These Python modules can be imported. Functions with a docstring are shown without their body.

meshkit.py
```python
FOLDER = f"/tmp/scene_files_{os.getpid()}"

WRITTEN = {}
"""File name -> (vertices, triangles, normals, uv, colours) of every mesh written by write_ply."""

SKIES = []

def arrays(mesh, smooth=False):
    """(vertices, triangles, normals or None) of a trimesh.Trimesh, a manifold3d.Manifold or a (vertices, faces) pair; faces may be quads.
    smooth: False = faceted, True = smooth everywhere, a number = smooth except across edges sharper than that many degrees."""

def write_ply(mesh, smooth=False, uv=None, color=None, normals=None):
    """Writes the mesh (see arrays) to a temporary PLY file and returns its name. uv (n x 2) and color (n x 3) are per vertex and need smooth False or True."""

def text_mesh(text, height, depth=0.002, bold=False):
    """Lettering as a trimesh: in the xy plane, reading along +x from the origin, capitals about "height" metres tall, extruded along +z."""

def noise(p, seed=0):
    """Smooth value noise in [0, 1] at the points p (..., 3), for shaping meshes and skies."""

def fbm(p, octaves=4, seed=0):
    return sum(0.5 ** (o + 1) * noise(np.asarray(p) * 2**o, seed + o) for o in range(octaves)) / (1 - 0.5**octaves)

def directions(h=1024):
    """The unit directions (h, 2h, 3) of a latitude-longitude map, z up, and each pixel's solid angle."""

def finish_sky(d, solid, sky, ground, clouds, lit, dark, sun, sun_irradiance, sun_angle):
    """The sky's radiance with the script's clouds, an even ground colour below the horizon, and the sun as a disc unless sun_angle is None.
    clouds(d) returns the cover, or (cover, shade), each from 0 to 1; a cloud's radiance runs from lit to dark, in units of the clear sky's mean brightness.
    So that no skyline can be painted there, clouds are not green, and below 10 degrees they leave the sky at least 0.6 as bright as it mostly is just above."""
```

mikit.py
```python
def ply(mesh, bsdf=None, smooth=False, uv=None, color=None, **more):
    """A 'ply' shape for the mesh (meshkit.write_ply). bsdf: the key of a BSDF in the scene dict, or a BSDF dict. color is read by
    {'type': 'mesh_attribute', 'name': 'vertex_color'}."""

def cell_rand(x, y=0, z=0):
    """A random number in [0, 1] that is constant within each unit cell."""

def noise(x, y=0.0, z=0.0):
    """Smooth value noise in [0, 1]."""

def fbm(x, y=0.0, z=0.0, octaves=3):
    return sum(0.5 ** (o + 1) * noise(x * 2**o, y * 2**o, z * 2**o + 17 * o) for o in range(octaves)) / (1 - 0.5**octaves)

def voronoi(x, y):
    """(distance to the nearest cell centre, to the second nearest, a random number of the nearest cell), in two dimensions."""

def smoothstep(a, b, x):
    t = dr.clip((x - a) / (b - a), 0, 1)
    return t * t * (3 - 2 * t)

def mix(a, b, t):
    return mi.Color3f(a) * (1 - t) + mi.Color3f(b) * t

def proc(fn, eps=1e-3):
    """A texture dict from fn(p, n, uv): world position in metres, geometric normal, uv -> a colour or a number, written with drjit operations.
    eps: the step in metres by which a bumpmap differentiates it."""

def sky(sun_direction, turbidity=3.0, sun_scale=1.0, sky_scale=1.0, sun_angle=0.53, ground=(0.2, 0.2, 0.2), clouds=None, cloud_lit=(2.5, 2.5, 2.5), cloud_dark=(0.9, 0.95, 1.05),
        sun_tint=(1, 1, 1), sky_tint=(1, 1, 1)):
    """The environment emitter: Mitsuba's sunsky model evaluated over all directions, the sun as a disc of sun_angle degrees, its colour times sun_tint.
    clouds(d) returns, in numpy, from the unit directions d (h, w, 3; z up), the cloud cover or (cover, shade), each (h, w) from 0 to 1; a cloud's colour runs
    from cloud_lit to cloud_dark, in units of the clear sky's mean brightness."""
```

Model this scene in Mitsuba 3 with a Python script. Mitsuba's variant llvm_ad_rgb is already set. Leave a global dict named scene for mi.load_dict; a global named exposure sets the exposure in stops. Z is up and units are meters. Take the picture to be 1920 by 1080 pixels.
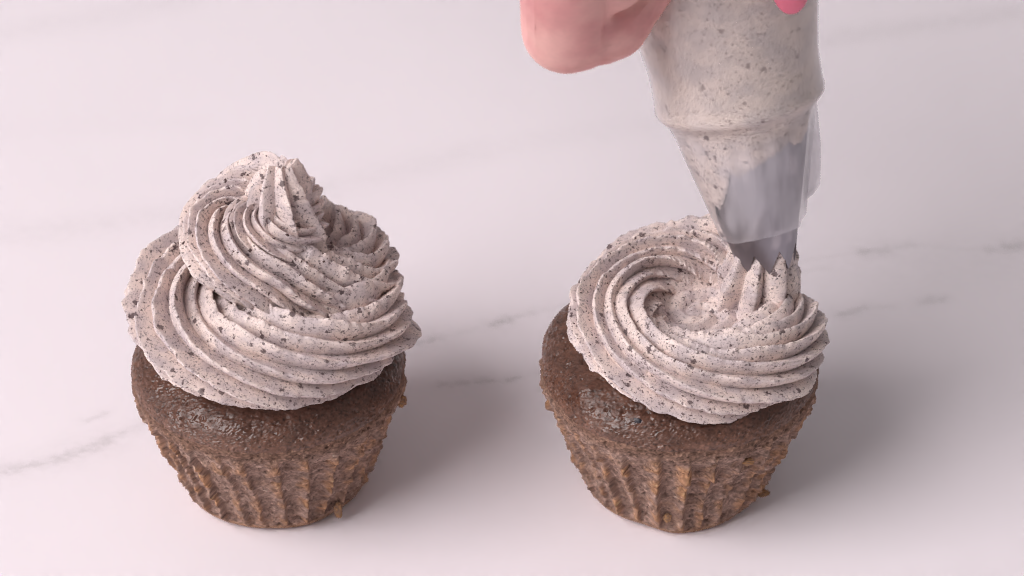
import math, random
import numpy as np, trimesh, manifold3d as m3
import drjit as dr
import mitsuba as mi, mikit, meshkit

rng = np.random.default_rng(7)
T = mi.ScalarTransform4f
scene, labels = {}, {}
MM = 0.001

# ------------------------------------------------------------------ camera, light, exposure
PITCH = math.radians(37.0)
CAM = np.array([0.00967, -0.5054, 0.4409])
VIEW = np.array([0.0, math.cos(PITCH), -math.sin(PITCH)])
FOV = 2 * math.degrees(math.atan(960.0 / 4875.0))
scene['camera'] = {
    'type': 'thinlens', 'fov': FOV, 'fov_axis': 'x', 'aperture_radius': 0.0034, 'focus_distance': 0.628,
    'near_clip': 0.02, 'far_clip': 20.0,
    'to_world': T().look_at(origin=CAM.tolist(), target=(CAM + VIEW).tolist(), up=[0, 0, 1])}
exposure = -0.36


def lamp(key, centre, target, w, h, rgb):
    scene[key] = {'type': 'rectangle',
                  'to_world': T().look_at(origin=centre, target=target, up=[0, 0, 1]) @ T().scale([w / 2, h / 2, 1]),
                  'bsdf': {'type': 'diffuse', 'reflectance': {'type': 'rgb', 'value': [0.5, 0.5, 0.5]}},
                  'emitter': {'type': 'area', 'radiance': {'type': 'rgb', 'value': rgb}}}


# one large soft daylight panel (a diffused window) to the front left, and the dim light of the room
lamp('soft_window_lamp', [-1.15, -0.62, 1.20], [0.0, 0.04, 0.03], 1.36, 1.36, [9.0, 8.65, 8.8])
labels['soft_window_lamp'] = {'label': 'large square white light panel standing to the front left of the table', 'category': 'lamp'}
scene['room_light'] = {'type': 'constant', 'radiance': {'type': 'rgb', 'value': [0.38, 0.366, 0.375]}}


# ------------------------------------------------------------------ helpers
def rgb(*c):
    return {'type': 'rgb', 'value': list(c)}


def two(b):
    return {'type': 'twosided', 'bsdf': b}


def obj(key, mesh, bsdf, smooth=True, uv=None, color=None):
    scene[key] = mikit.ply(mesh, bsdf, smooth=smooth, uv=uv, color=color)
    return key


def tag(key, label=None, cat=None, group=None, kind=None):
    e = {k: v for k, v in (('label', label), ('category', cat), ('group', group), ('kind', kind)) if v}
    labels[key] = e


def vnoise(p, scale, seed=0, octaves=1):
    p = np.asarray(p, float) * scale
    return (meshkit.fbm(p, octaves, seed) if octaves > 1 else meshkit.noise(p, seed)) - 0.5


def grid_faces(n, m, wrap=False, flip=False):
    i, j = np.meshgrid(np.arange(n - 1), np.arange(m if wrap else m - 1), indexing='ij')
    a, b = i * m + j, i * m + (j + 1) % m
    f = np.stack([a, b, b + m, a + m], -1).reshape(-1, 4)
    if flip:
        f = f[:, ::-1]
    return np.vstack([f[:, [0, 1, 2]], f[:, [0, 2, 3]]])


def smooth_keys(rows, n):
    """Rows of key values, first column the parameter; a smooth curve through them, n samples."""
    from scipy.interpolate import PchipInterpolator
    rows = np.array(rows, float)
    t = np.linspace(rows[0, 0], rows[-1, 0], n)
    out = PchipInterpolator(rows[:, 0], rows[:, 1:], axis=0)(t)
    return t, out


def sstep(a, b, x):
    t = np.clip((x - a) / (b - a), 0, 1)
    return t * t * (3 - 2 * t)


def rodrigues(axis, ang):
    return trimesh.transformations.rotation_matrix(ang, axis)[:3, :3]


# ------------------------------------------------------------------ materials
def cells3(x, y, z, seed):
    """Solid flecks: (distance to the nearest of the jittered cell centres, a random number of that cell)."""
    bx, by, bz = dr.floor(x - 0.5), dr.floor(y - 0.5), dr.floor(z - 0.5)
    first, which = mi.Float(9), mi.Float(0)
    for a in (0, 1):
        for b in (0, 1):
            for c in (0, 1):
                cx, cy, cz = bx + a, by + b, bz + c + seed * 1000
                d = dr.square(cx + 0.2 + 0.6 * mikit.cell_rand(cx, cy, cz) - x) + dr.square(cy + 0.2 + 0.6 * mikit.cell_rand(cy, cz, cx + 77) - y) + dr.square(bz + c + 0.2 + 0.6 * mikit.cell_rand(cz, cx, cy + 177) - z)
                which = dr.select(d < first, mikit.cell_rand(cx + 31, cy + 57, cz + 91), which)
                first = dr.minimum(first, d)
    return dr.sqrt(first), which


def flecks(p, fine=1.0):
    """Cookie flecks through the body of the cream: (small dark, dust, large), each 0 to 1."""
    x, y, z = p.x * 1000 * fine, p.y * 1000 * fine, p.z * 1000 * fine
    wob = [0.75 * (mikit.noise(x * 2.4 + o, y * 2.4, z * 2.4 + o) - 0.5) for o in (0, 40, 80)]
    x, y, z = x + wob[0], y + wob[1], z + wob[2]
    patch = mikit.noise(x * 0.16, y * 0.16, z * 0.16)
    d, r = cells3(x / 0.92, y / 0.92, z / 0.92, 0)
    k = 0.65 + 0.35 * dr.clip(r * 7.3 - dr.floor(r * 7.3), 0, 1)
    a = k * mikit.smoothstep(0.08, -0.08, d - (0.19 + 0.36 * (r - 0.40)) * dr.select(r > 0.33 - 0.50 * (patch - 0.5), 1.0, 0.0))
    d, r = cells3(x / 0.52, y / 0.52, z / 0.52, 1)
    b = mikit.smoothstep(0.08, -0.10, d - 0.36 * dr.select(r > 0.36, 1.0, 0.0))
    d, r = cells3(x / 3.6, y / 3.6, z / 3.6, 2)
    c = (0.6 + 0.4 * k) * mikit.smoothstep(0.05, -0.05, d - (0.08 + 0.24 * mikit.noise(x * 1.5, y * 1.5, z * 1.5)) * dr.select(r > 0.50, 1.0, 0.0))
    return a, b, c


CREAM, CREAM_GREY = (0.70, 0.58, 0.535), (0.53, 0.445, 0.44)
FLECK, FLECK_MID = (0.070, 0.042, 0.046), (0.20, 0.14, 0.138)


def cream_fn(p, n, uv):
    a, b, c = flecks(p)
    base = mikit.mix(CREAM, CREAM_GREY, mikit.smoothstep(0.34, 0.68, mikit.fbm(p.x * 260, p.y * 260, p.z * 260)))
    base = base * (0.93 + 0.12 * mikit.noise(p.x * 3000, p.y * 3000, p.z * 3000))
    base = mikit.mix(base, FLECK_MID, 0.55 * b)
    return mikit.mix(base, FLECK, dr.minimum(0.95, 0.9 * a + 0.9 * c))


def cream_bag_fn(p, n, uv):
    a, b, c = flecks(p, 1.15)
    base = mikit.mix((0.71, 0.60, 0.54), (0.56, 0.485, 0.46), mikit.smoothstep(0.3, 0.75, mikit.fbm(p.x * 180, p.y * 180, p.z * 260)))
    low = mikit.smoothstep(0.043, 0.040, uv.y)          # cream smeared over the nozzle shows its crumbs more than cream packed in the bag
    base = mikit.mix(base, FLECK_MID, (0.4 + 0.4 * low) * b)
    return mikit.mix(base, (0.10, 0.055, 0.05), (0.62 + 0.33 * low) * dr.minimum(1, a + c))


def steel_fn(p, n, uv):
    smear = mikit.smoothstep(0.52, 0.72, mikit.fbm(p.x * 190, p.y * 190, p.z * 110))
    return mikit.mix((0.29, 0.275, 0.305), (0.50, 0.465, 0.49), 0.6 * smear)


scene['cream'] = two({'type': 'principled', 'base_color': mikit.proc(cream_fn), 'roughness': 0.5, 'specular': 0.35})
scene['bag_cream'] = two({'type': 'principled', 'base_color': mikit.proc(cream_bag_fn), 'roughness': 0.5, 'specular': 0.3})
VCOL = {'type': 'mesh_attribute', 'name': 'vertex_color'}
scene['crumb'] = two({'type': 'principled', 'base_color': VCOL, 'roughness': 0.85, 'specular': 0.2})
scene['crust'] = two({'type': 'principled', 'base_color': VCOL, 'specular': 0.45,
                      'roughness': mikit.proc(lambda p, n, uv: 0.15 + 0.16 * mikit.noise(p.x * 900, p.y * 900, p.z * 900) + 0.26 * mikit.smoothstep(0.40, 0.66, mikit.noise(p.x * 640 + 9, p.y * 640, p.z * 640)))})
scene['dark_cookie'] = two({'type': 'principled', 'base_color': rgb(0.018, 0.016, 0.022), 'roughness': 0.35, 'specular': 0.5})
scene['cookie_bit'] = two({'type': 'principled', 'base_color': rgb(0.075, 0.045, 0.043), 'roughness': 0.7, 'specular': 0.3})
scene['steel'] = two({'type': 'principled', 'base_color': mikit.proc(steel_fn), 'metallic': 0.9, 'specular': 0.5, 'clearcoat': 0.3, 'clearcoat_gloss': 0.8,
                      'roughness': mikit.proc(lambda p, n, uv: 0.24 + 0.16 * mikit.noise(p.x * 400, p.y * 400, p.z * 120))})
scene['clear_film'] = {'type': 'blendbsdf', 'weight': mikit.proc(lambda p, n, uv: 0.07 + (0.09 + 0.20 * mikit.smoothstep(0.40, 0.66, mikit.fbm(p.x * 170, p.y * 170, p.z * 45))) * mikit.smoothstep(0.105, 0.095, p.z)), 'a': {'type': 'thindielectric', 'int_ior': 1.42},
                       'b': two({'type': 'principled', 'base_color': rgb(0.80, 0.76, 0.80), 'roughness': 0.4, 'specular': 0.5})}


def skin_fn(p, n, uv):
    m = mikit.smoothstep(0.3, 0.7, mikit.fbm(p.x * 110, p.y * 110, p.z * 110))
    fine = mikit.noise(p.x * 1500, p.y * 1500, p.z * 1500)
    pale = mikit.smoothstep(0.45, 0.7, mikit.fbm(p.x * 70 + 5, p.y * 70, p.z * 70))
    return mikit.mix(mikit.mix((0.67, 0.355, 0.325), (0.59, 0.255, 0.25), m), (0.67, 0.41, 0.36), 0.5 * pale) * (0.97 + 0.06 * fine)


scene['skin'] = two({'type': 'principled', 'base_color': mikit.proc(skin_fn), 'roughness': 0.48, 'specular': 0.35, 'sheen': 0.2})
scene['nail_polish'] = two({'type': 'principled', 'base_color': rgb(0.62, 0.13, 0.20), 'roughness': 0.28, 'specular': 0.5, 'clearcoat': 0.4})

# marble veins as lines on the table, millimetres: (x0, y0, x1, y1, half width, strength)
VEINS = [
    (-150, -8, -122, 1, 1.2, .42), (-122, 1, -109, 6, 1.5, .50), (-109, 6, -96, 13.5, 1.5, .55), (-96, 13.5, -88, 19.5, 1.1, .42), (-88, 19.5, -60, 36, 1.2, .3), (-60, 36, -15, 55, 1.3, .35),
    (-15, 55, -11, 57, 1.6, .5), (-11, 57, 6, 63, 1.1, .16), (5, 62.6, 9, 64.6, 1.1, .8), (10, 65.5, 16, 68.5, .9, .35), (16, 68.5, 60, 84, 1.0, .2), (60, 84, 113, 97.5, 1.0, .2),
    (111, 97, 117, 98.3, 1.7, .6), (117, 98.3, 125, 100.5, 1.2, .35), (125, 100.5, 147, 97.5, 1.5, .16), (147, 97.5, 152, 99, 1.2, .5), (152, 99, 190, 112, 1.7, .6),
    (-9, 36.2, -3, 37, 1.0, .45), (0, 38, 4, 38.4, .9, .5), (4, 38.4, 10, 39.8, .7, .3), (8.3, 39.5, 11, 40, .8, .5), (11, 40, 60, 56, .9, .15), (60, 56, 103, 68, .9, .15),
    (102, 68, 108, 70, 1.2, .45), (108, 70, 116, 71, .8, .25), (124, 73.5, 130, 74.2, 1.0, .4),
    (-103, 21.8, -98, 24.4, .7, .3), (92, 88, 101, 90, .8, .22),
    (-150, 102, -62, 122, 7, .17), (-62, 122, 0, 149, 7, .15), (0, 149, 70, 170, 7, .10), (-170, 212, -100, 236, 8, .15), (90, 206, 125, 216, 4, .20), (118, 215, 200, 236, 6, .24),
    (-150, 160, -90, 165, 7, .05), (-70, -60, 150, 30, 14, .035), (60, 90, 200, 96, 14, .12), (-400, -70, -150, -8, 2, .4), (190, 112, 460, 210, 2.5, .5), (-170, 250, 300, 430, 7, .2)]


def marble_fn(p, n, uv):
    x, y = p.x * 1000, p.y * 1000
    wx = 2.4 * (mikit.fbm(x * 0.13, y * 0.13, 3.0) - 0.5) + 0.8 * (mikit.noise(x * 0.9, y * 0.9, 5.0) - 0.5)
    wy = 2.4 * (mikit.fbm(x * 0.13, y * 0.13, 8.0) - 0.5) + 0.8 * (mikit.noise(x * 0.9, y * 0.9, 2.0) - 0.5)
    x, y = x + wx, y + wy
    grain = mikit.noise(x * 0.5, y * 1.1, 1.0) * 0.6 + 0.4 * mikit.noise(x * 2.2, y * 2.8, 4.0)
    dark = mi.Float(0)
    for x0, y0, x1, y1, w, s in VEINS:
        dx, dy = x1 - x0, y1 - y0
        t = dr.clip(((x - x0) * dx + (y - y0) * dy) / (dx * dx + dy * dy), 0, 1)
        q = dr.square(x - x0 - t * dx) + dr.square(y - y0 - t * dy)
        w, s = (w * 1.35, s * 0.75) if w < 3 else (w, s)
        g = s * (0.65 * dr.exp(-q / (w * w)) + 0.35 * dr.exp(-q / (9 * w * w)) * (1.0 if w < 3 else 0.0))
        dark = dr.maximum(dark, g)
    dark = dark * (0.42 + 0.58 * mikit.smoothstep(0.15, 0.85, grain))
    cloud = mikit.fbm(x * 0.012, y * 0.02, 2.0)
    base = mikit.mix((0.83, 0.760, 0.790), (0.805, 0.735, 0.768), cloud)
    return mikit.mix(base, (0.36, 0.325, 0.325), dark)


scene['marble'] = two({'type': 'principled', 'base_color': mikit.proc(marble_fn), 'roughness': 0.42, 'specular': 0.35})

# ------------------------------------------------------------------ the table top
def rounded_slab(w, d, h, r):
    cs = m3.CrossSection.square([w - 2 * r, d - 2 * r], True).offset(r, m3.JoinType.Round)
    return cs.extrude(h)


slab = rounded_slab(1.7, 1.3, 0.02, 0.02).translate([0.0, 0.20, -0.02])
obj('marble_tabletop', slab, 'marble', smooth=False)
tag('marble_tabletop', 'white marble tabletop with thin grey veins under both cupcakes', kind='structure')


# ------------------------------------------------------------------ the cakes
SIDE = [(0, 21.2, 0.0), (1, 22.6, 0.25), (2, 23.6, 1.2), (3, 24.6, 4), (4, 27.0, 12), (5, 29.6, 20), (6, 31.8, 26.5), (7, 33.5, 30), (8, 34.6, 33.2), (9, 34.5, 36.0)]
CRUST = [(0, 34.5, 36.0), (1, 33.6, 38.6), (2, 31.4, 41.2), (3, 27.5, 43.4), (4, 22, 45), (5, 12, 46.5), (6, 1.0, 47)]


def grains(P, size, seed):
    """A heap of round crumbs: 1 in a crumb's middle, falling to about 0 between crumbs of that size (millimetres)."""
    from scipy.spatial import cKDTree
    r = np.random.default_rng(seed)
    flat = P.reshape(-1, 3)
    near = flat[r.integers(0, len(flat), int(len(flat) * 0.0 + 14000 * (0.85 / size) ** 2))] + r.normal(0, size * 0.3, (int(14000 * (0.85 / size) ** 2), 3))
    d, i = cKDTree(near).query(flat)
    return (np.clip(1 - (d / size) ** 2, -0.3, 1) * (0.6 + 0.8 * r.random(len(near))[i])).reshape(P.shape[:-1])


def make_cake(key, cx, cy, seed, flutes, side_label, bumps):
    NP = 840
    phi = np.linspace(0, 2 * np.pi, NP, endpoint=False)
    r0 = np.random.default_rng(seed)

    def sweep(profile, n):
        _, rz = smooth_keys(profile, n)
        R, Z = np.repeat(rz[:, :1], NP, 1), np.repeat(rz[:, 1:], NP, 1)
        PH = np.repeat(phi[None], n, 0)
        d = np.gradient(rz, axis=0)
        nn = np.stack([d[:, 1], -d[:, 0]], -1)
        nn /= np.linalg.norm(nn, axis=1, keepdims=True) + 1e-12
        return R, Z, PH, nn

    def out_of_round(PH, Z):
        q = np.stack([np.cos(PH) * 1.2, np.sin(PH) * 1.2, Z * 0.02], -1)
        return 1.0 * vnoise(q, 1.0, seed + 1) * 1.6 + 0.9 * vnoise(q, 2.3, seed + 2)

    # --- side: torn crumb with the pleats of the paper case
    n = 230
    R, Z, PH, nn = sweep(SIDE, n)
    P0 = np.stack([R * np.cos(PH), R * np.sin(PH), Z], -1)
    jit = r0.uniform(-0.15, 0.15, flutes)
    lean = 0.07 * np.sin(PH * 2 + seed) + 0.03
    ang = PH * flutes / (2 * np.pi) + lean * (Z - 15) / 20 * flutes / 12 + 0.20 * vnoise(P0, 0.16, seed + 3)
    k = np.floor(ang).astype(int)
    fr = ang - k
    cen = 0.5 + jit[k % flutes]
    rel = fr - cen
    width = 0.13 + 0.06 * r0.random(flutes)[k % flutes]
    ridge = np.where(rel < 0, np.exp(-(rel / (width * 2.0)) ** 2), np.exp(-(rel / (width * 0.45)) ** 2))
    hgt = r0.uniform(0.45, 1.0, flutes)[k % flutes] * (0.55 + 0.9 * np.clip(vnoise(np.stack([k * 3.7, Z * 0.12, k * 0.0], -1), 1.0, seed + 4) + 0.5, 0, 1))
    zone = sstep(1.0, 6, Z) * sstep(35.5, 29.0, Z + 2.5 * vnoise(P0, 0.2, seed + 5))
    crest = ridge * hgt * zone
    big = vnoise(P0, 0.17, seed + 6, 2)
    mid = vnoise(P0, 0.55, seed + 7, 2)
    fine = vnoise(P0, 1.25, seed + 8, 3)
    pore = np.clip(vnoise(P0, 0.75, seed + 9, 2) - 0.10, 0, 1)
    rough = sstep(0.3, 3, Z)
    gran = grains(P0, 0.85, seed)
    gran2 = grains(P0, 0.45, seed + 1)
    ledge = np.exp(-((Z - 27.0 - 7 * vnoise(P0, 0.12, seed + 10)) / 1.8) ** 2) * np.clip(vnoise(P0, 0.3, seed + 11) + 0.08, 0, 1) * 3.4
    disp = 1.9 * crest - 0.7 * zone + rough * (1.0 * big + 0.7 * mid + 0.28 * fine - 3.4 * pore + 0.20 * gran + 0.07 * gran2) + 1.2 * ledge + crest * 1.6 * mid
    top_fade = sstep(37.0, 34.8, Z)
    disp = disp * top_fade + (1 - top_fade) * (0.55 * vnoise(P0, 0.5, seed + 12, 2) + 0.3 * vnoise(P0, 1.4, seed + 13, 2) + 0.12 * gran)
    disp += out_of_round(PH, Z)
    nor = np.stack([nn[:, None, 0] * np.cos(PH), nn[:, None, 0] * np.sin(PH), np.repeat(nn[:, 1:], NP, 1)], -1)
    P = P0 + nor * disp[..., None]
    P[..., 2] = np.maximum(P[..., 2], 0.15)
    tint = np.clip(0.5 + 1.6 * vnoise(P0, 0.42, seed + 14, 2), 0, 1)[..., None]
    crumb_a, crumb_b = np.array([0.295, 0.196, 0.160]), np.array([0.168, 0.102, 0.080])
    skin_a, skin_b = np.array([0.38, 0.205, 0.112]), np.array([0.28, 0.150, 0.092])
    col = crumb_a * (1 - tint) + crumb_b * tint
    skin = np.clip((crest * 1.5 - 0.2) * sstep(-0.14, 0.16, vnoise(P0, 0.24, seed + 41, 2)) + 0.2 * ledge + 0.9 * vnoise(P0, 0.5, seed + 15, 2) * (crest > 0.12) + sstep(3.5, 0.8, Z) * 0.75 + 0.5 * np.clip(vnoise(P0, 0.23, seed + 18, 2), 0, 1), 0, 1)[..., None] ** 0.85
    t2 = np.clip(0.5 + 1.4 * vnoise(P0, 0.8, seed + 16), 0, 1)[..., None]
    col = col * (1 - skin) + (skin_a * (1 - t2) + skin_b * t2) * skin
    collar = 0.85 * (sstep(31, 35.5, Z + 3 * vnoise(P0, 0.25, seed + 19)))[..., None]
    col = col * (1 - collar) + collar * (np.array([0.180, 0.101, 0.070]) * (1 - tint) + np.array([0.112, 0.059, 0.041]) * tint)
    col = col * (1 + 0.95 * vnoise(P0, 2.6, seed + 31) + 0.6 * vnoise(P0, 1.1, seed + 32))[..., None]
    speck = (vnoise(P0, 1.5, seed + 17) > 0.28)[..., None]
    col = np.where(speck, col * 0.55, col)
    pale = (vnoise(P0, 1.9, seed + 27) > 0.27)[..., None]
    col = np.where(pale, np.minimum(col * 1.45, 0.45), col)
    f = grid_faces(n, NP, wrap=True)
    base = len(P.reshape(-1, 3))
    V = np.vstack([P.reshape(-1, 3), [[0, 0, 0.15]]])
    ring = np.arange(NP)
    f = np.vstack([f, np.stack([ring * 0 + base, (ring + 1) % NP, ring], 1)])
    cols = np.vstack([col.reshape(-1, 3), [crumb_b]])
    obj(key + '__cake', (V * MM + [cx, cy, 0], f), 'crumb', smooth=True, color=cols)
    edge = P[-1]

    # --- crust: the glossy sticky dome
    n = 150
    R, Z, PH, nn = sweep(CRUST, n)
    P1 = np.stack([R * np.cos(PH), R * np.sin(PH), Z], -1)
    nor = np.stack([nn[:, None, 0] * np.cos(PH), nn[:, None, 0] * np.sin(PH), np.repeat(nn[:, 1:], NP, 1)], -1)
    pits = np.clip(vnoise(P1, 0.75, seed + 21, 2) - 0.11, 0, 1)
    disp = 0.9 * vnoise(P1, 0.14, seed + 20) + 0.24 * vnoise(P1, 0.62, seed + 12, 2) + 0.16 * vnoise(P1, 1.5, seed + 13, 2) + 0.20 * grains(P1, 0.7, seed + 2) + 0.10 * grains(P1, 0.4, seed + 3) - 1.9 * pits
    disp += out_of_round(PH, Z)
    for bx, by, bz, br, bh in bumps:
        disp += bh * np.exp(-((P1 - [bx, by, bz]) ** 2).sum(-1) / br ** 2)
    Q = P1 + nor * disp[..., None]
    w = sstep(0.0, 0.10, np.linspace(0, 1, n))[:, None, None]
    Q = Q * w + (edge[None] + (Q - Q[0]) ) * (1 - w)
    t = np.clip(0.5 + 1.4 * vnoise(P1, 0.35, seed + 23, 2), 0, 1)[..., None]
    wet = sstep(0.02, 0.30, np.repeat(np.linspace(0, 1, n)[:, None], NP, 1) + 0.10 * vnoise(P1, 0.25, seed + 19))[..., None]
    c0 = np.array([0.155, 0.078, 0.054]) * (1 - t) + np.array([0.098, 0.047, 0.032]) * t
    c1 = np.array([0.104, 0.047, 0.031]) * (1 - t) + np.array([0.062, 0.027, 0.018]) * t
    col = c0 * (1 - wet) + c1 * wet
    col = col * (1 + 0.7 * vnoise(P1, 2.4, seed + 33) + 0.5 * vnoise(P1, 1.0, seed + 34))[..., None]
    col = np.where((vnoise(P1, 1.6, seed + 24) > 0.27)[..., None], col * 0.55, col)
    obj(key + '__cake__crust', (Q.reshape(-1, 3) * MM + [cx, cy, 0], grid_faces(n, NP, wrap=True)), 'crust', smooth=True, color=col.reshape(-1, 3))
    tag(key + '__cake__crust', 'dark glossy sticky crust of the cake top')


LX, RX = -0.0511, 0.0511
CY = 0.0012


# ------------------------------------------------------------------ piped cream: a star-shaped strand laid along a path
def strand(keys, N, M, ridges, amp, twist, seed, centre, phi0=-np.pi / 2, jag=0.35):
    """keys rows: (angle deg, radius, z, half width, half height), millimetres; the strand's mesh in millimetres."""
    deg, v = smooth_keys([(-k[0], *k[1:]) for k in keys], N)
    th = np.radians(-deg)
    R, z, a, b = v[:, 0], v[:, 1], v[:, 2], v[:, 3]
    cen = np.asarray(centre, float)
    C = np.stack([cen[0] + R * np.cos(th), cen[1] + R * np.sin(th), z], -1)
    if v.shape[1] > 5:
        C[:, 0] += v[:, 4]
        C[:, 1] += v[:, 5]
    Tn = np.gradient(C, axis=0)
    Tn /= np.linalg.norm(Tn, axis=1, keepdims=True)
    out = np.stack([np.cos(th), np.sin(th), 0 * th], -1)
    e1 = out - Tn * (out * Tn).sum(1, keepdims=True)
    e1 /= np.linalg.norm(e1, axis=1, keepdims=True)
    e2 = np.cross(Tn, e1)
    s = np.concatenate([[0], np.cumsum(np.linalg.norm(np.diff(C, axis=0), axis=1))])
    e2 *= np.sign(e2[N // 3, 2])
    if np.ndim(twist):                                             # (degree, rate) rows: the twist's rate along the path
        tw = np.array(twist, float)
        rate = np.interp(deg, tw[:, 0], tw[:, 1])
        twist = np.concatenate([[0], np.cumsum(0.5 * (rate[1:] + rate[:-1]) * np.diff(th))])
    return finish_strand(C, e1, e2, s, a, b, M, ridges, amp, twist, th, seed, phi0, jag)


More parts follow.
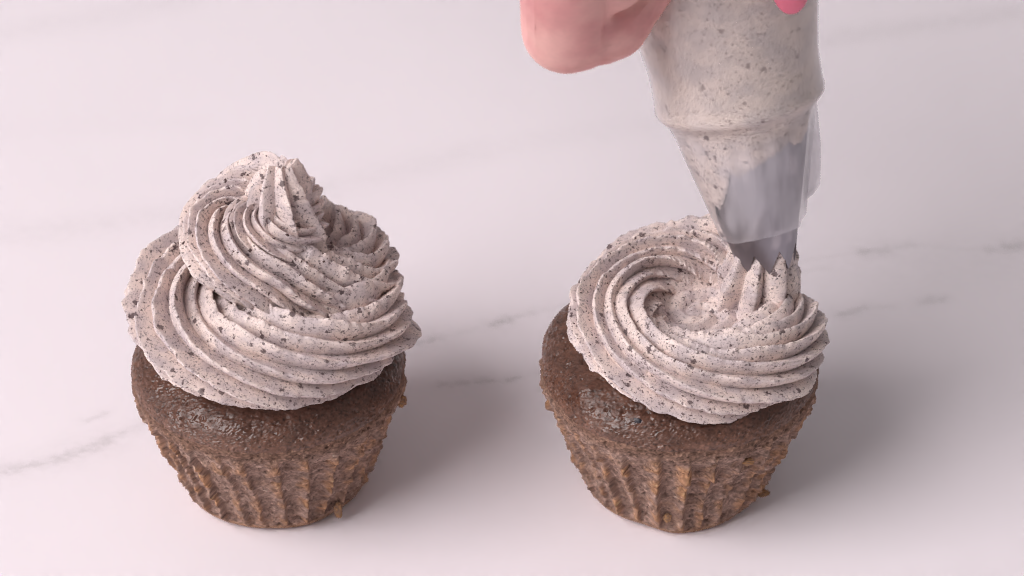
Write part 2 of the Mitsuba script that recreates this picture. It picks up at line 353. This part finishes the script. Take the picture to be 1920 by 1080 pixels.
def finish_strand(C, e1, e2, s, a, b, M, ridges, amp, twist, th, seed, phi0, jag, petals=False):
    N = len(C)
    ph = phi0 + np.linspace(0, 2 * np.pi, M, endpoint=False)
    PH = np.repeat(ph[None], N, 0)
    S = np.repeat(s[:, None], M, 1)
    A, B = np.repeat(a[:, None], M, 1), np.repeat(b[:, None], M, 1)
    rr = 0.5 * (A + B)
    P0 = C[:, None] + e1[:, None] * (A * np.cos(PH))[..., None] + e2[:, None] * (B * np.sin(PH))[..., None]
    q = (PH + (twist * th)[:, None] if np.ndim(twist) == 0 else PH + twist[:, None]) * ridges / (2 * np.pi)
    q = q + 0.30 * vnoise(np.stack([S * 0.07, np.cos(PH) * 1.3, np.sin(PH) * 1.3], -1), 1.0, seed)
    k = np.floor(q)
    u = q - k
    kk = np.mod(k, ridges)
    r0 = np.random.default_rng(seed)
    apex = 0.76 + 0.10 * (r0.random(ridges) - 0.5)[kk.astype(int)]
    x = np.where(u < apex, (u - apex) / apex, (u - apex) / (1 - apex))           # -1..1, 0 at the crest
    ax = np.abs(x)
    shape = 1 - (np.sqrt(ax * ax + 0.03) - math.sqrt(0.03)) / (math.sqrt(1.03) - math.sqrt(0.03))
    shape = np.where(x < 0, 1 - np.sqrt(ax ** 2.6 + 0.012) + 0.10, 1 - np.sqrt(ax * ax + 0.012) + 0.10)
    if petals == 'cusp':
        shape = (1 - np.sqrt(ax * ax + 0.004) + 0.06) ** 1.15
    elif petals:
        shape = 1 - ax ** 1.8
    h = 0.75 + 0.5 * r0.random(ridges)[kk.astype(int)] + 0.9 * vnoise(np.stack([S * 0.06, kk * 5.3, kk * 0 + seed], -1), 1.0, seed + 1)
    # torn little teeth along the crests
    tear = vnoise(np.stack([S * 0.42, kk * 7.1, kk * 0 + seed], -1), 1.0, seed + 2) + 0.6 * vnoise(np.stack([S * 1.1, kk * 3.1, kk * 0], -1), 1.0, seed + 3)
    under = 1 - 0.6 * sstep(-0.1, -0.75, np.sin(PH)) if not petals else 1.0
    m = amp * rr * under * (shape * h - 0.55 + jag * tear * np.clip(shape, 0, 1) ** 3)
    m = m + 0.065 * rr * vnoise(P0, 0.11, seed + 4, 2) * 2 + 0.34 * vnoise(P0, 0.5, seed + 5, 2) + 0.24 * vnoise(P0, 1.3, seed + 6, 2)
    nor = (P0 - C[:, None])
    nor /= np.linalg.norm(nor, axis=-1, keepdims=True) + 1e-9
    P = P0 + nor * np.maximum(m, -0.8 * rr)[..., None]
    if petals is True:
        m = m + 0.5 * vnoise(P0, 0.33, seed + 8, 2) * 2
    uv = np.stack([S * MM, (PH - phi0) * float(np.median(rr)) * MM], -1).reshape(-1, 2)
    V = np.vstack([P.reshape(-1, 3), C[:1], C[-1:]])
    f = grid_faces(N, M, wrap=True)
    j = np.arange(M)
    f = np.vstack([f, np.stack([j * 0 + N * M, (j + 1) % M, j], 1), np.stack([j * 0 + N * M + 1, (N - 1) * M + j, (N - 1) * M + (j + 1) % M], 1)])
    uv = np.vstack([uv, uv[:1], uv[-1:]])
    if trimesh.Trimesh(V, f, process=False).volume < 0:
        f = f[:, ::-1]
    return V, f, uv


def blob(c, rx, ry, rz, seed):
    s = trimesh.creation.icosphere(5)
    v = np.array(s.vertices)
    v = v * (1 + 0.10 * vnoise(v, 2.0, seed, 3)[:, None]) * [rx, ry, rz] + c
    uv = np.stack([v[:, 0] * MM, v[:, 1] * MM], -1)
    return v, np.array(s.faces), uv


def join(parts):
    V, F, U, at = [], [], [], 0
    for v, f, u in parts:
        V.append(v), F.append(f + at), U.append(u)
        at += len(v)
    return np.vstack(V), np.vstack(F), np.vstack(U)


def bits(V, F, seed, count):
    """Small angular cookie crumbs pressed into the cream's surface, as one mesh."""
    r = np.random.default_rng(seed)
    tm = trimesh.Trimesh(V, F, process=False)
    pts, fi = trimesh.sample.sample_surface(tm, count, seed=seed)
    nor = tm.face_normals[fi]
    s = trimesh.creation.icosphere(0)
    sv, sf = np.array(s.vertices), np.array(s.faces)
    size = 0.12 + 0.36 * r.random(count) ** 3
    vs, fs = [], []
    for i in range(count):
        Rm = trimesh.transformations.random_rotation_matrix(r.random(3))[:3, :3]
        v = sv * (0.6 + 0.7 * r.random((len(sv), 1))) * [1.5, 1.0, 0.7] * size[i]
        vs.append(v @ Rm.T + pts[i] - nor[i] * size[i] * 0.35)
        fs.append(sf + i * len(sv))
    return np.vstack(vs), np.vstack(fs)


def put_cream(key, part, parts, x, y):
    V, F, U = join(parts)
    bv, bf = bits(parts[0][0], parts[0][1], 5 + len(V) % 97, 1500)
    obj(f'{key}__{part}__cookie_crumb', (bv * MM + [x, y, 0], bf), 'cookie_bit', smooth=False)
    tag(f'{key}__{part}__cookie_crumb', kind='stuff')
    obj(f'{key}__{part}', (V * MM + [x, y, 0], F), 'cream', smooth=True, uv=U)


# --- left cupcake: two coils and a peak
make_cake('cupcake', LX, CY, 11, 29, None, [])
tall = [  # angle, radius, z, half width, half height, shift x, shift y
    (40, 17, 48, 5, 4, 0, 0), (20, 20, 51, 11, 8.5, 0, 0), (-20, 22.5, 52.5, 12.6, 10.0, 0, 0), (-90, 21.5, 53.5, 12.4, 10.4, 0, 0), (-180, 21.6, 55, 11.8, 10.4, 0, 0), (-270, 21.2, 55.5, 11.8, 10.4, 0, 1), (-330, 21, 55.5, 11.2, 10.2, 0, 1), (-360, 19.5, 56.5, 10.4, 9.8, 0, 1.5),
    (-390, 16.0, 60.5, 9.6, 9.2, -0.5, 2.5), (-420, 13.2, 66, 9.4, 9.0, -1, 3.5), (-450, 12.2, 69.5, 9.4, 9.0, 0, 4), (-540, 10.8, 72.5, 8.8, 9.0, -0.3, 4), (-630, 7.6, 76.5, 8.2, 9.2, 0, 4), (-700, 6.8, 76, 7.6, 8.0, 0, 3), (-760, 6.4, 76, 7.4, 7.4, 0.5, 2), (-830, 4.6, 77.5, 6.8, 6.8, 1, 1), (-900, 3.3, 79, 5.6, 5.6, 1, 1), (-960, 2.5, 81, 4, 4, 1, 1)]
part_a = strand(tall, 1700, 360, 16, 0.42, 1.0, 21, (1.3, 1.0), jag=0.28)
zz = np.linspace(0, 1, 150)
Cp = np.stack([4.2 + 3.0 * zz - 1.0 * zz ** 2, 0.0 + 3.0 * zz, 72 + 22.2 * zz], -1)
rad = smooth_keys([(0, 8.4), (0.45, 7.6), (0.72, 6.2), (0.90, 4.4), (1.0, 3.0)], 150)[1][:, 0]
part_b = finish_strand(Cp, np.tile([1.0, 0, 0], (150, 1)), np.tile([0, 1.0, 0], (150, 1)), np.linspace(0, 22, 150), rad, rad, 240, 8, 0.55, 0.55 * zz ** 2, zz, 33, np.pi / 2, 0.25, petals='cusp')
part_b[0][:-2, 2] += (np.repeat(zz, 240) ** 6) * (4.5 * vnoise(part_b[0][:-2] * [1, 1, 0], 0.28, 44, 2) - 0.6)
part_b[0][-1, 2] -= 2.2
put_cream('cupcake', 'frosting', [part_a, part_b, blob([1, 1, 50], 18, 18, 9, 5)], LX, CY)
tag('cupcake', 'chocolate cupcake on the left, its tall speckled cream swirl finished with a peak', 'cupcake', 'cupcakes without paper cases')

# --- right cupcake: one coil, still being piped
make_cake('cupcake_001', RX, CY, 57, 30, None, [(-23, -19.5, 42, 3.0, 1.0), (-11, -28.5, 41.5, 1.8, .6)])
ringk = [
    (50, 15, 43.5, 5.0, 4.5), (20, 18, 45, 7.0, 6.6), (-15, 20.6, 47, 8.8, 8.6), (-60, 22.4, 47.5, 9.6, 9.4), (-120, 22.8, 48, 9.6, 9.5), (-180, 22.5, 49, 9.5, 9.6), (-250, 22.0, 50, 9.4, 9.6), (-290, 21.2, 50.8, 9.4, 9.6), (-318, 19.0, 51.5, 9.2, 9.0), (-335, 17.0, 52, 7, 7)]
part_r = strand(ringk, 1700, 360, 16, 0.42, 0.80, 43, (5.8, 1.8), jag=0.25)
rr_, tt_ = np.meshgrid(np.linspace(0.02, 21, 130), np.linspace(0, 2 * np.pi, 360, endpoint=False), indexing='ij')
xy_ = np.stack([rr_ * np.cos(tt_), rr_ * np.sin(tt_), 0 * rr_], -1)
arm = (tt_ * 3 / (2 * np.pi) + 4.2 * np.sqrt(rr_ / 19) + 0.5 * vnoise(xy_, 0.15, 62, 2)) % 1
z_ = 49.2 + 2.2 * (rr_ / 14) ** 2 + 1.7 * (1 - np.abs(2 * arm - 1) ** 1.3 - 0.5) * sstep(0, 5, rr_) + 1.5 * vnoise(xy_, 0.17, 61, 2) + 0.5 * vnoise(xy_, 0.7, 63, 2)
fl = np.stack([xy_[..., 0] + 4.2, xy_[..., 1] + 2.4, z_], -1).reshape(-1, 3)
floor = (fl, grid_faces(130, 360, wrap=True), fl[:, :2] * MM)
put_cream('cupcake_001', 'frosting', [part_r, floor, blob([4.6, 1.8, 42.5], 17, 17, 6, 6)], RX, CY)
tag('cupcake_001', 'chocolate cupcake on the right with a low ring of speckled cream under the steel nozzle', 'cupcake', 'cupcakes without paper cases')

# ------------------------------------------------------------------ the piping bag
TIP = np.array([0.0722, 0.0087, 0.0620])
DOWN = np.array([0.190, -0.27, -0.95])
DOWN /= np.linalg.norm(DOWN)
UP = -DOWN
BX = np.array([1.0, 0, 0]) - UP * UP[0]
BX /= np.linalg.norm(BX)
BY = np.cross(UP, BX)                       # points away from the camera


def bag_pt(L, r, phi):
    """Point in metres: L along the axis from the nozzle's end, r and L in millimetres; phi 0 right, -90 deg front."""
    L, r, phi = np.broadcast_arrays(L, r, phi)
    return TIP + (L[..., None] * UP + (r * np.cos(phi))[..., None] * BX + (r * np.sin(phi))[..., None] * BY) * MM


def lathe(prof, n, m, disp=None, low=None):
    Ls, rs = smooth_keys(prof, n)
    ph = np.pi / 2 + np.linspace(0, 2 * np.pi, m, endpoint=False)
    L, PH = np.repeat(Ls[:, None], m, 1), np.repeat(ph[None], n, 0)
    if low is not None:
        t = (L - Ls[0]) / (Ls[-1] - Ls[0])
        L = low(ph)[None] * (1 - t) ** 1 + t * Ls[-1]
    r = np.interp(L, Ls, rs[:, 0])
    if disp is not None:
        r = r + disp(L, PH)
    return L, r, PH


# steel nozzle with its teeth
TEETH = 8
nz, mz = 60, TEETH * 24
ph = np.linspace(0, 2 * np.pi, mz, endpoint=False)
saw = np.abs(((ph * TEETH / (2 * np.pi)) % 1) - 0.5) * 2          # 0 at a gap's root, 1 at a tooth's tip
end = 4.6 - 6.0 * saw
t = np.linspace(0, 1, nz) ** 0.8
L = end[None] * (1 - t[:, None]) + 41.0 * t[:, None]
r_out = np.interp(L, [-2, 1, 4.6, 9, 36, 38, 41], [6.5, 7.4, 8.2, 9.2, 16.0, 16.6, 16.8])
Po, Pi = bag_pt(L, r_out, ph[None]), bag_pt(L + 0.15, r_out - 0.6, ph[None])
V = np.vstack([Po.reshape(-1, 3), Pi.reshape(-1, 3)])
F = grid_faces(nz, mz, wrap=True)
F2 = F[:, ::-1] + nz * mz
j = np.arange(mz)
lip = np.vstack([np.stack([j, j + nz * mz, (j + 1) % mz], 1), np.stack([(j + 1) % mz, j + nz * mz, (j + 1) % mz + nz * mz], 1)])
obj('piping_bag__nozzle', (V, np.vstack([F, F2, lip, ])), 'steel', smooth=35)
tag('piping_bag__nozzle', 'grey steel star nozzle with pointed teeth')

BAG = [(10, 10.6), (14, 11.7), (30, 15.9), (38.3, 18.0), (40, 18.8), (41.4, 20.3), (42.6, 20.7), (44.5, 20.4), (50, 20.4), (57, 21.2), (62, 21.9), (70, 23.2), (80, 24.4), (105, 26), (130, 25.0), (150, 18), (165, 9), (185, 8)]


def wrinkle(L, PH):
    q = np.stack([np.cos(PH) * 3.2, np.sin(PH) * 3.2, L * 0.02], -1)
    lowz = sstep(41, 34, L)
    return 0.75 * vnoise(q, 1.6, 71) * (0.25 + lowz) + 0.9 * vnoise(q, 1.0, 72) * sstep(48, 70, L) * 1.5 + lowz * 0.5 * np.sin(PH * 9 + 1.2) * sstep(0.6, -0.2, np.abs(PH - 2 * np.pi) - 0.3)


L, r, PH = lathe(BAG, 150, 220, disp=wrinkle, low=lambda p: 10.0 + 0.9 * np.sin(p + 0.6) + 0.5 * np.sin(3 * p))
film = bag_pt(L, r, PH)
obj('piping_bag__film', (film.reshape(-1, 3), grid_faces(150, 220, wrap=True)), 'clear_film', smooth=True)
tag('piping_bag__film', 'clear plastic film of the bag with its cut end around the nozzle')


def fill_low(p):
    q = np.mod(p + np.pi, 2 * np.pi) - np.pi                       # -90 deg front, +-180 left, 0 right
    x = np.degrees(np.where(q > np.pi / 2, q - 2 * np.pi, q))      # -180 left .. -90 front .. 0 right
    base = np.interp(x, [-270, -200, -180, -160, -140, -120, -105, -85, -60, -40, -15, 10, 60, 90], [20, 15, 13, 13, 16.5, 22, 27, 29.5, 30.5, 31.5, 34, 36, 30, 22])
    n = vnoise(np.stack([np.cos(p) * 4, np.sin(p) * 4, p * 0], -1), 1.3, 81, 3)
    return base + 1.5 + 6.0 * n + 0.3 * np.sin(p * 31)


L, r, PH = lathe(BAG, 300, 640, disp=lambda L, PH: wrinkle(L, PH) - 0.45 + 0.20 * sstep(41, 38, L), low=fill_low)
edge_in = np.linspace(0, 1, 300)[:, None]
r = r - 0.35 * np.exp(-((L - L[:1]) / 0.7) ** 2)
fillv = bag_pt(L, r, PH)
uv = np.stack([np.repeat((PH[:1] - np.pi / 2) * 21 * MM, 300, 0), L * MM], -1)
obj('piping_bag__filling', (fillv.reshape(-1, 3), grid_faces(300, 640, wrap=True)), 'bag_cream', smooth=True, uv=uv.reshape(-1, 2))
tag('piping_bag__filling', 'speckled cream seen through the clear film')

# the flattened side seam of the bag that stands off to the right of the nozzle
Lf = np.linspace(13.5, 40, 60)
wf = np.interp(Lf, [13.5, 15, 17, 26, 36, 40], [0.0, 2.0, 3.3, 2.7, 1.2, 0.1])
r_f = np.interp(Lf, [b[0] for b in BAG], [b[1] for b in BAG])
sv = []
for side in (0.07, -0.07):
    for q in np.linspace(0, 1, 8):
        rr = r_f - 0.4 + (wf + 0.4) * q
        phs = 0.10 + side * (1 - q) + 0.10 * np.sin(q * 3 + Lf * 0.12) * q
        sv.append(bag_pt(Lf, rr, phs))
sv = np.array(sv)
Fs = np.vstack([grid_faces(8, 60), grid_faces(8, 60)[:, ::-1] + 8 * 60])
obj('piping_bag__side_seam', (sv.reshape(-1, 3), Fs), 'clear_film', smooth=True)
tag('piping_bag', 'clear piping bag filled with speckled cream, held tip down over the right cupcake', 'piping bag')

# the strand of cream that leaves the nozzle and lands on the ring
n = 170
q = np.linspace(0, 1, n)
Cs = TIP / MM + np.outer(6.0 * (1 - q), UP) + np.outer(q, [0, 0, 0])
land = np.array([-0.4, -0.8, -13.5])
Cs = Cs + np.outer(q ** 1.2, land)
rad = smooth_keys([(0, 6.1), (0.2, 6.7), (0.4, 7.6), (0.7, 8.9), (1.0, 8.8)], n)[1][:, 0]
Tn = np.gradient(Cs, axis=0)
Tn /= np.linalg.norm(Tn, axis=1, keepdims=True)
e1 = BX - Tn * (Tn @ BX)[:, None]
e1 /= np.linalg.norm(e1, axis=1, keepdims=True)
e2 = np.cross(Tn, e1)
e2 *= np.sign((e2 @ BY))[:, None]
V, F, U = finish_strand(Cs, e1, e2, np.linspace(0, 40, n), rad, rad, TEETH * 26, TEETH, 0.36, 0.35 * q ** 2, q, 91, 0.0, 0.1, petals=True)
obj('cupcake_001__frosting__fresh_strand', (V * MM, F), 'cream', smooth=True, uv=U)
tag('cupcake_001__frosting__fresh_strand', 'fluted cream just leaving the nozzle')

# ------------------------------------------------------------------ dark cookie lumps in the right cake's crust, crumbs
def lump(key, c, r, seed):
    s = trimesh.creation.icosphere(4)
    v = np.array(s.vertices)
    v = v * (1 + 0.5 * vnoise(v, 1.6, seed, 3)[:, None])
    obj(key, (v * np.array(r) * MM + np.array(c), np.array(s.faces)), 'dark_cookie', smooth=True)


lump('cupcake_001__cake__cookie_lump', [RX - 0.0225, CY - 0.0195, 0.0421], (3.0, 2.2, 1.6), 3)
lump('cupcake_001__cake__cookie_lump_001', [RX - 0.0110, CY - 0.0290, 0.0412], (1.6, 1.2, 1.1), 4)


def crumb(key, c, r, seed):
    s = trimesh.creation.icosphere(4)
    v = np.array(s.vertices)
    v = v * (1 + 0.9 * vnoise(v, 1.7, seed, 3) + 0.5 * vnoise(v, 4.5, seed + 1, 2))[:, None]
    col = np.where((vnoise(v, 3.0, seed + 2) > 0)[:, None], [0.33, 0.18, 0.09], [0.24, 0.145, 0.10])
    obj(key, (v * np.array(r) * MM + np.array(c), np.array(s.faces)), 'crumb', smooth=True, color=col)


crumb('cupcake__cake__crumb', [LX + 0.0172, CY - 0.0200, 0.0046], (1.0, 0.9, 2.4), 11)
crumb('cupcake__cake__crumb_001', [LX - 0.0322, CY - 0.0030, 0.0262], (1.5, 1.2, 1.3), 12)
crumb('cupcake__cake__crumb_002', [LX + 0.0330, CY - 0.0040, 0.0268], (1.4, 1.1, 1.6), 13)
crumb('cupcake_001__cake__crumb', [RX - 0.0030, CY - 0.0262, 0.0075], (1.0, 0.7, 1.3), 14)
crumb('cupcake_001__cake__crumb_001', [RX + 0.0220, CY - 0.0130, 0.0040], (1.6, 1.0, 0.8), 15)
crumb('cupcake_001__cake__crumb_002', [RX + 0.0155, CY - 0.0290, 0.0285], (1.8, 0.9, 0.9), 16)

# ------------------------------------------------------------------ the hand
def unp(x, y, Y):
    k = VIEW + np.array([1.0, 0, 0]) * (x - 960) / 4875 - np.array([0, math.sin(PITCH), math.cos(PITCH)]) * (y - 540) / 4875
    return CAM + k * (Y - CAM[1]) / k[1]


def hand_mesh(chains):
    def ball(c, r):
        return m3.Manifold.sphere(r, 28).translate(list(map(float, c)))
    bones = []
    for ch in chains:
        for (c0, r0_), (c1, r1) in zip(ch[:-1], ch[1:]):
            bones.append(m3.Manifold.batch_hull([ball(c0, r0_), ball(c1, r1)]))
    return bones


H = lambda *v: np.array(v, float)
chains = [
    [(H(22, -9, 172), 11.5), (H(22.2, 2, 132.6), 10.6), (H(31.5, 6.5, 132.8), 10.2), (H(40.5, 13, 141), 8.3)],              # index finger, bent back on itself
    [(H(2, -6, 190), 12.0), (H(20, -4, 156), 10.0), (H(31, 0, 147.5), 8.8), (H(38.5, 5, 149), 7.6)],                      # middle finger above it
    [(H(10, 20, 196), 11.0), (H(36, 66, 190), 9.6), (H(62, 73, 186), 8.8), (H(82, 62, 184), 7.8)],                       # ring finger round the back
    [(H(8, 22, 214), 10.0), (H(30, 58, 212), 8.6), (H(49, 64, 210), 7.8), (H(63, 60, 209), 6.8)],                        # little finger
    [(H(-6, -10, 218), 15.0), (H(33, -18, 208), 12.0), (H(61, -6, 182), 10.2), (H(71.5, 8.0, 151.5), 7.4)],               # thumb down the front
]
bones = hand_mesh(chains)


def sphere_hull(items):
    return m3.Manifold.batch_hull([m3.Manifold.sphere(r, 28).translate(list(map(float, c))) for c, r in items])


bones.append(sphere_hull([((-2, -8, 172), 12), ((2, -6, 190), 12), ((10, 18, 196), 12), ((8, 20, 214), 11), ((-30, -2, 250), 15), ((-26, 20, 250), 13), ((-6, -8, 218), 14)]))
bones.append(sphere_hull([((-30, -2, 250), 15), ((-26, 20, 250), 13), ((-60, 10, 285), 17), ((-54, 34, 285), 15)]))
bones.append(sphere_hull([((-60, 10, 285), 17), ((-54, 34, 285), 15), ((-170, 60, 400), 30), ((-160, 84, 400), 27)]))
body = m3.Manifold.batch_boolean(bones, m3.OpType.Add).refine_to_length(2.2).to_mesh()
hand = trimesh.Trimesh(body.vert_properties[:, :3], body.tri_verts, process=True)
trimesh.smoothing.filter_taubin(hand, iterations=24)
hv = np.array(hand.vertices)
crease = np.zeros(len(hv))
for (c, d, deep) in (((26.5, 4.0, 132.5), (0.86, 0.42, 0.1), 0.7), ((35.5, 9.5, 136.5), (0.66, 0.46, 0.6), 0.5), ((22, -1, 140), (0, -0.25, 0.97), 0.5)):
    d = np.array(d) / np.linalg.norm(d)
    near = np.exp(-(((hv - np.array(c)) ** 2).sum(1) / 15.0 ** 2) ** 3)
    crease += deep * near * np.exp(-(((hv - np.array(c)) @ d + 1.2 * vnoise(hv, 0.25, 9)) / 0.8) ** 2)
hv += np.array(hand.vertex_normals) * (-crease)[:, None]
hv += np.array(hand.vertex_normals) * (0.9 * vnoise(hv, 0.09, 5, 2) + 0.12 * vnoise(hv, 0.7, 6, 2))[:, None]
obj('person__hand', (hv * MM, np.array(hand.faces)), 'skin', smooth=True)


def nail(key, tip, along, outward, w, l):
    along = np.array(along, float) / np.linalg.norm(along)
    o = np.array(outward, float) - along * np.dot(outward, along)
    o /= np.linalg.norm(o)
    side = np.cross(along, o)
    s = trimesh.creation.icosphere(4)
    v = np.array(s.vertices)
    sx = np.sign(v[:, 0]) * np.abs(v[:, 0]) ** 0.9
    x, y, z = sx * w / 2, v[:, 2] * l / 2, v[:, 1] * 0.55
    z = z - 0.075 * x ** 2 - 0.012 * y ** 2
    obj(key, ((np.array(tip) + side * x[:, None] + along * y[:, None] + o * z[:, None]) * MM, np.array(s.faces)), 'nail_polish', smooth=True)


nail('person__fingernail', (72.0, 1.0, 146.2), (0.10, 0.0, -0.99), (0.0, -0.95, -0.2), 9.6, 20.5)
nail('person__fingernail_001', (34.8, -6.8, 148.0), (0.9, 0.25, -0.05), (0.15, -0.95, -0.3), 7.5, 11)
tag('person__fingernail', 'pink painted thumbnail pointing down')
tag('person__fingernail_001', 'pink painted nail of the bent finger')
tag('person', 'hand with pink painted nails squeezing the piping bag from above', 'person')
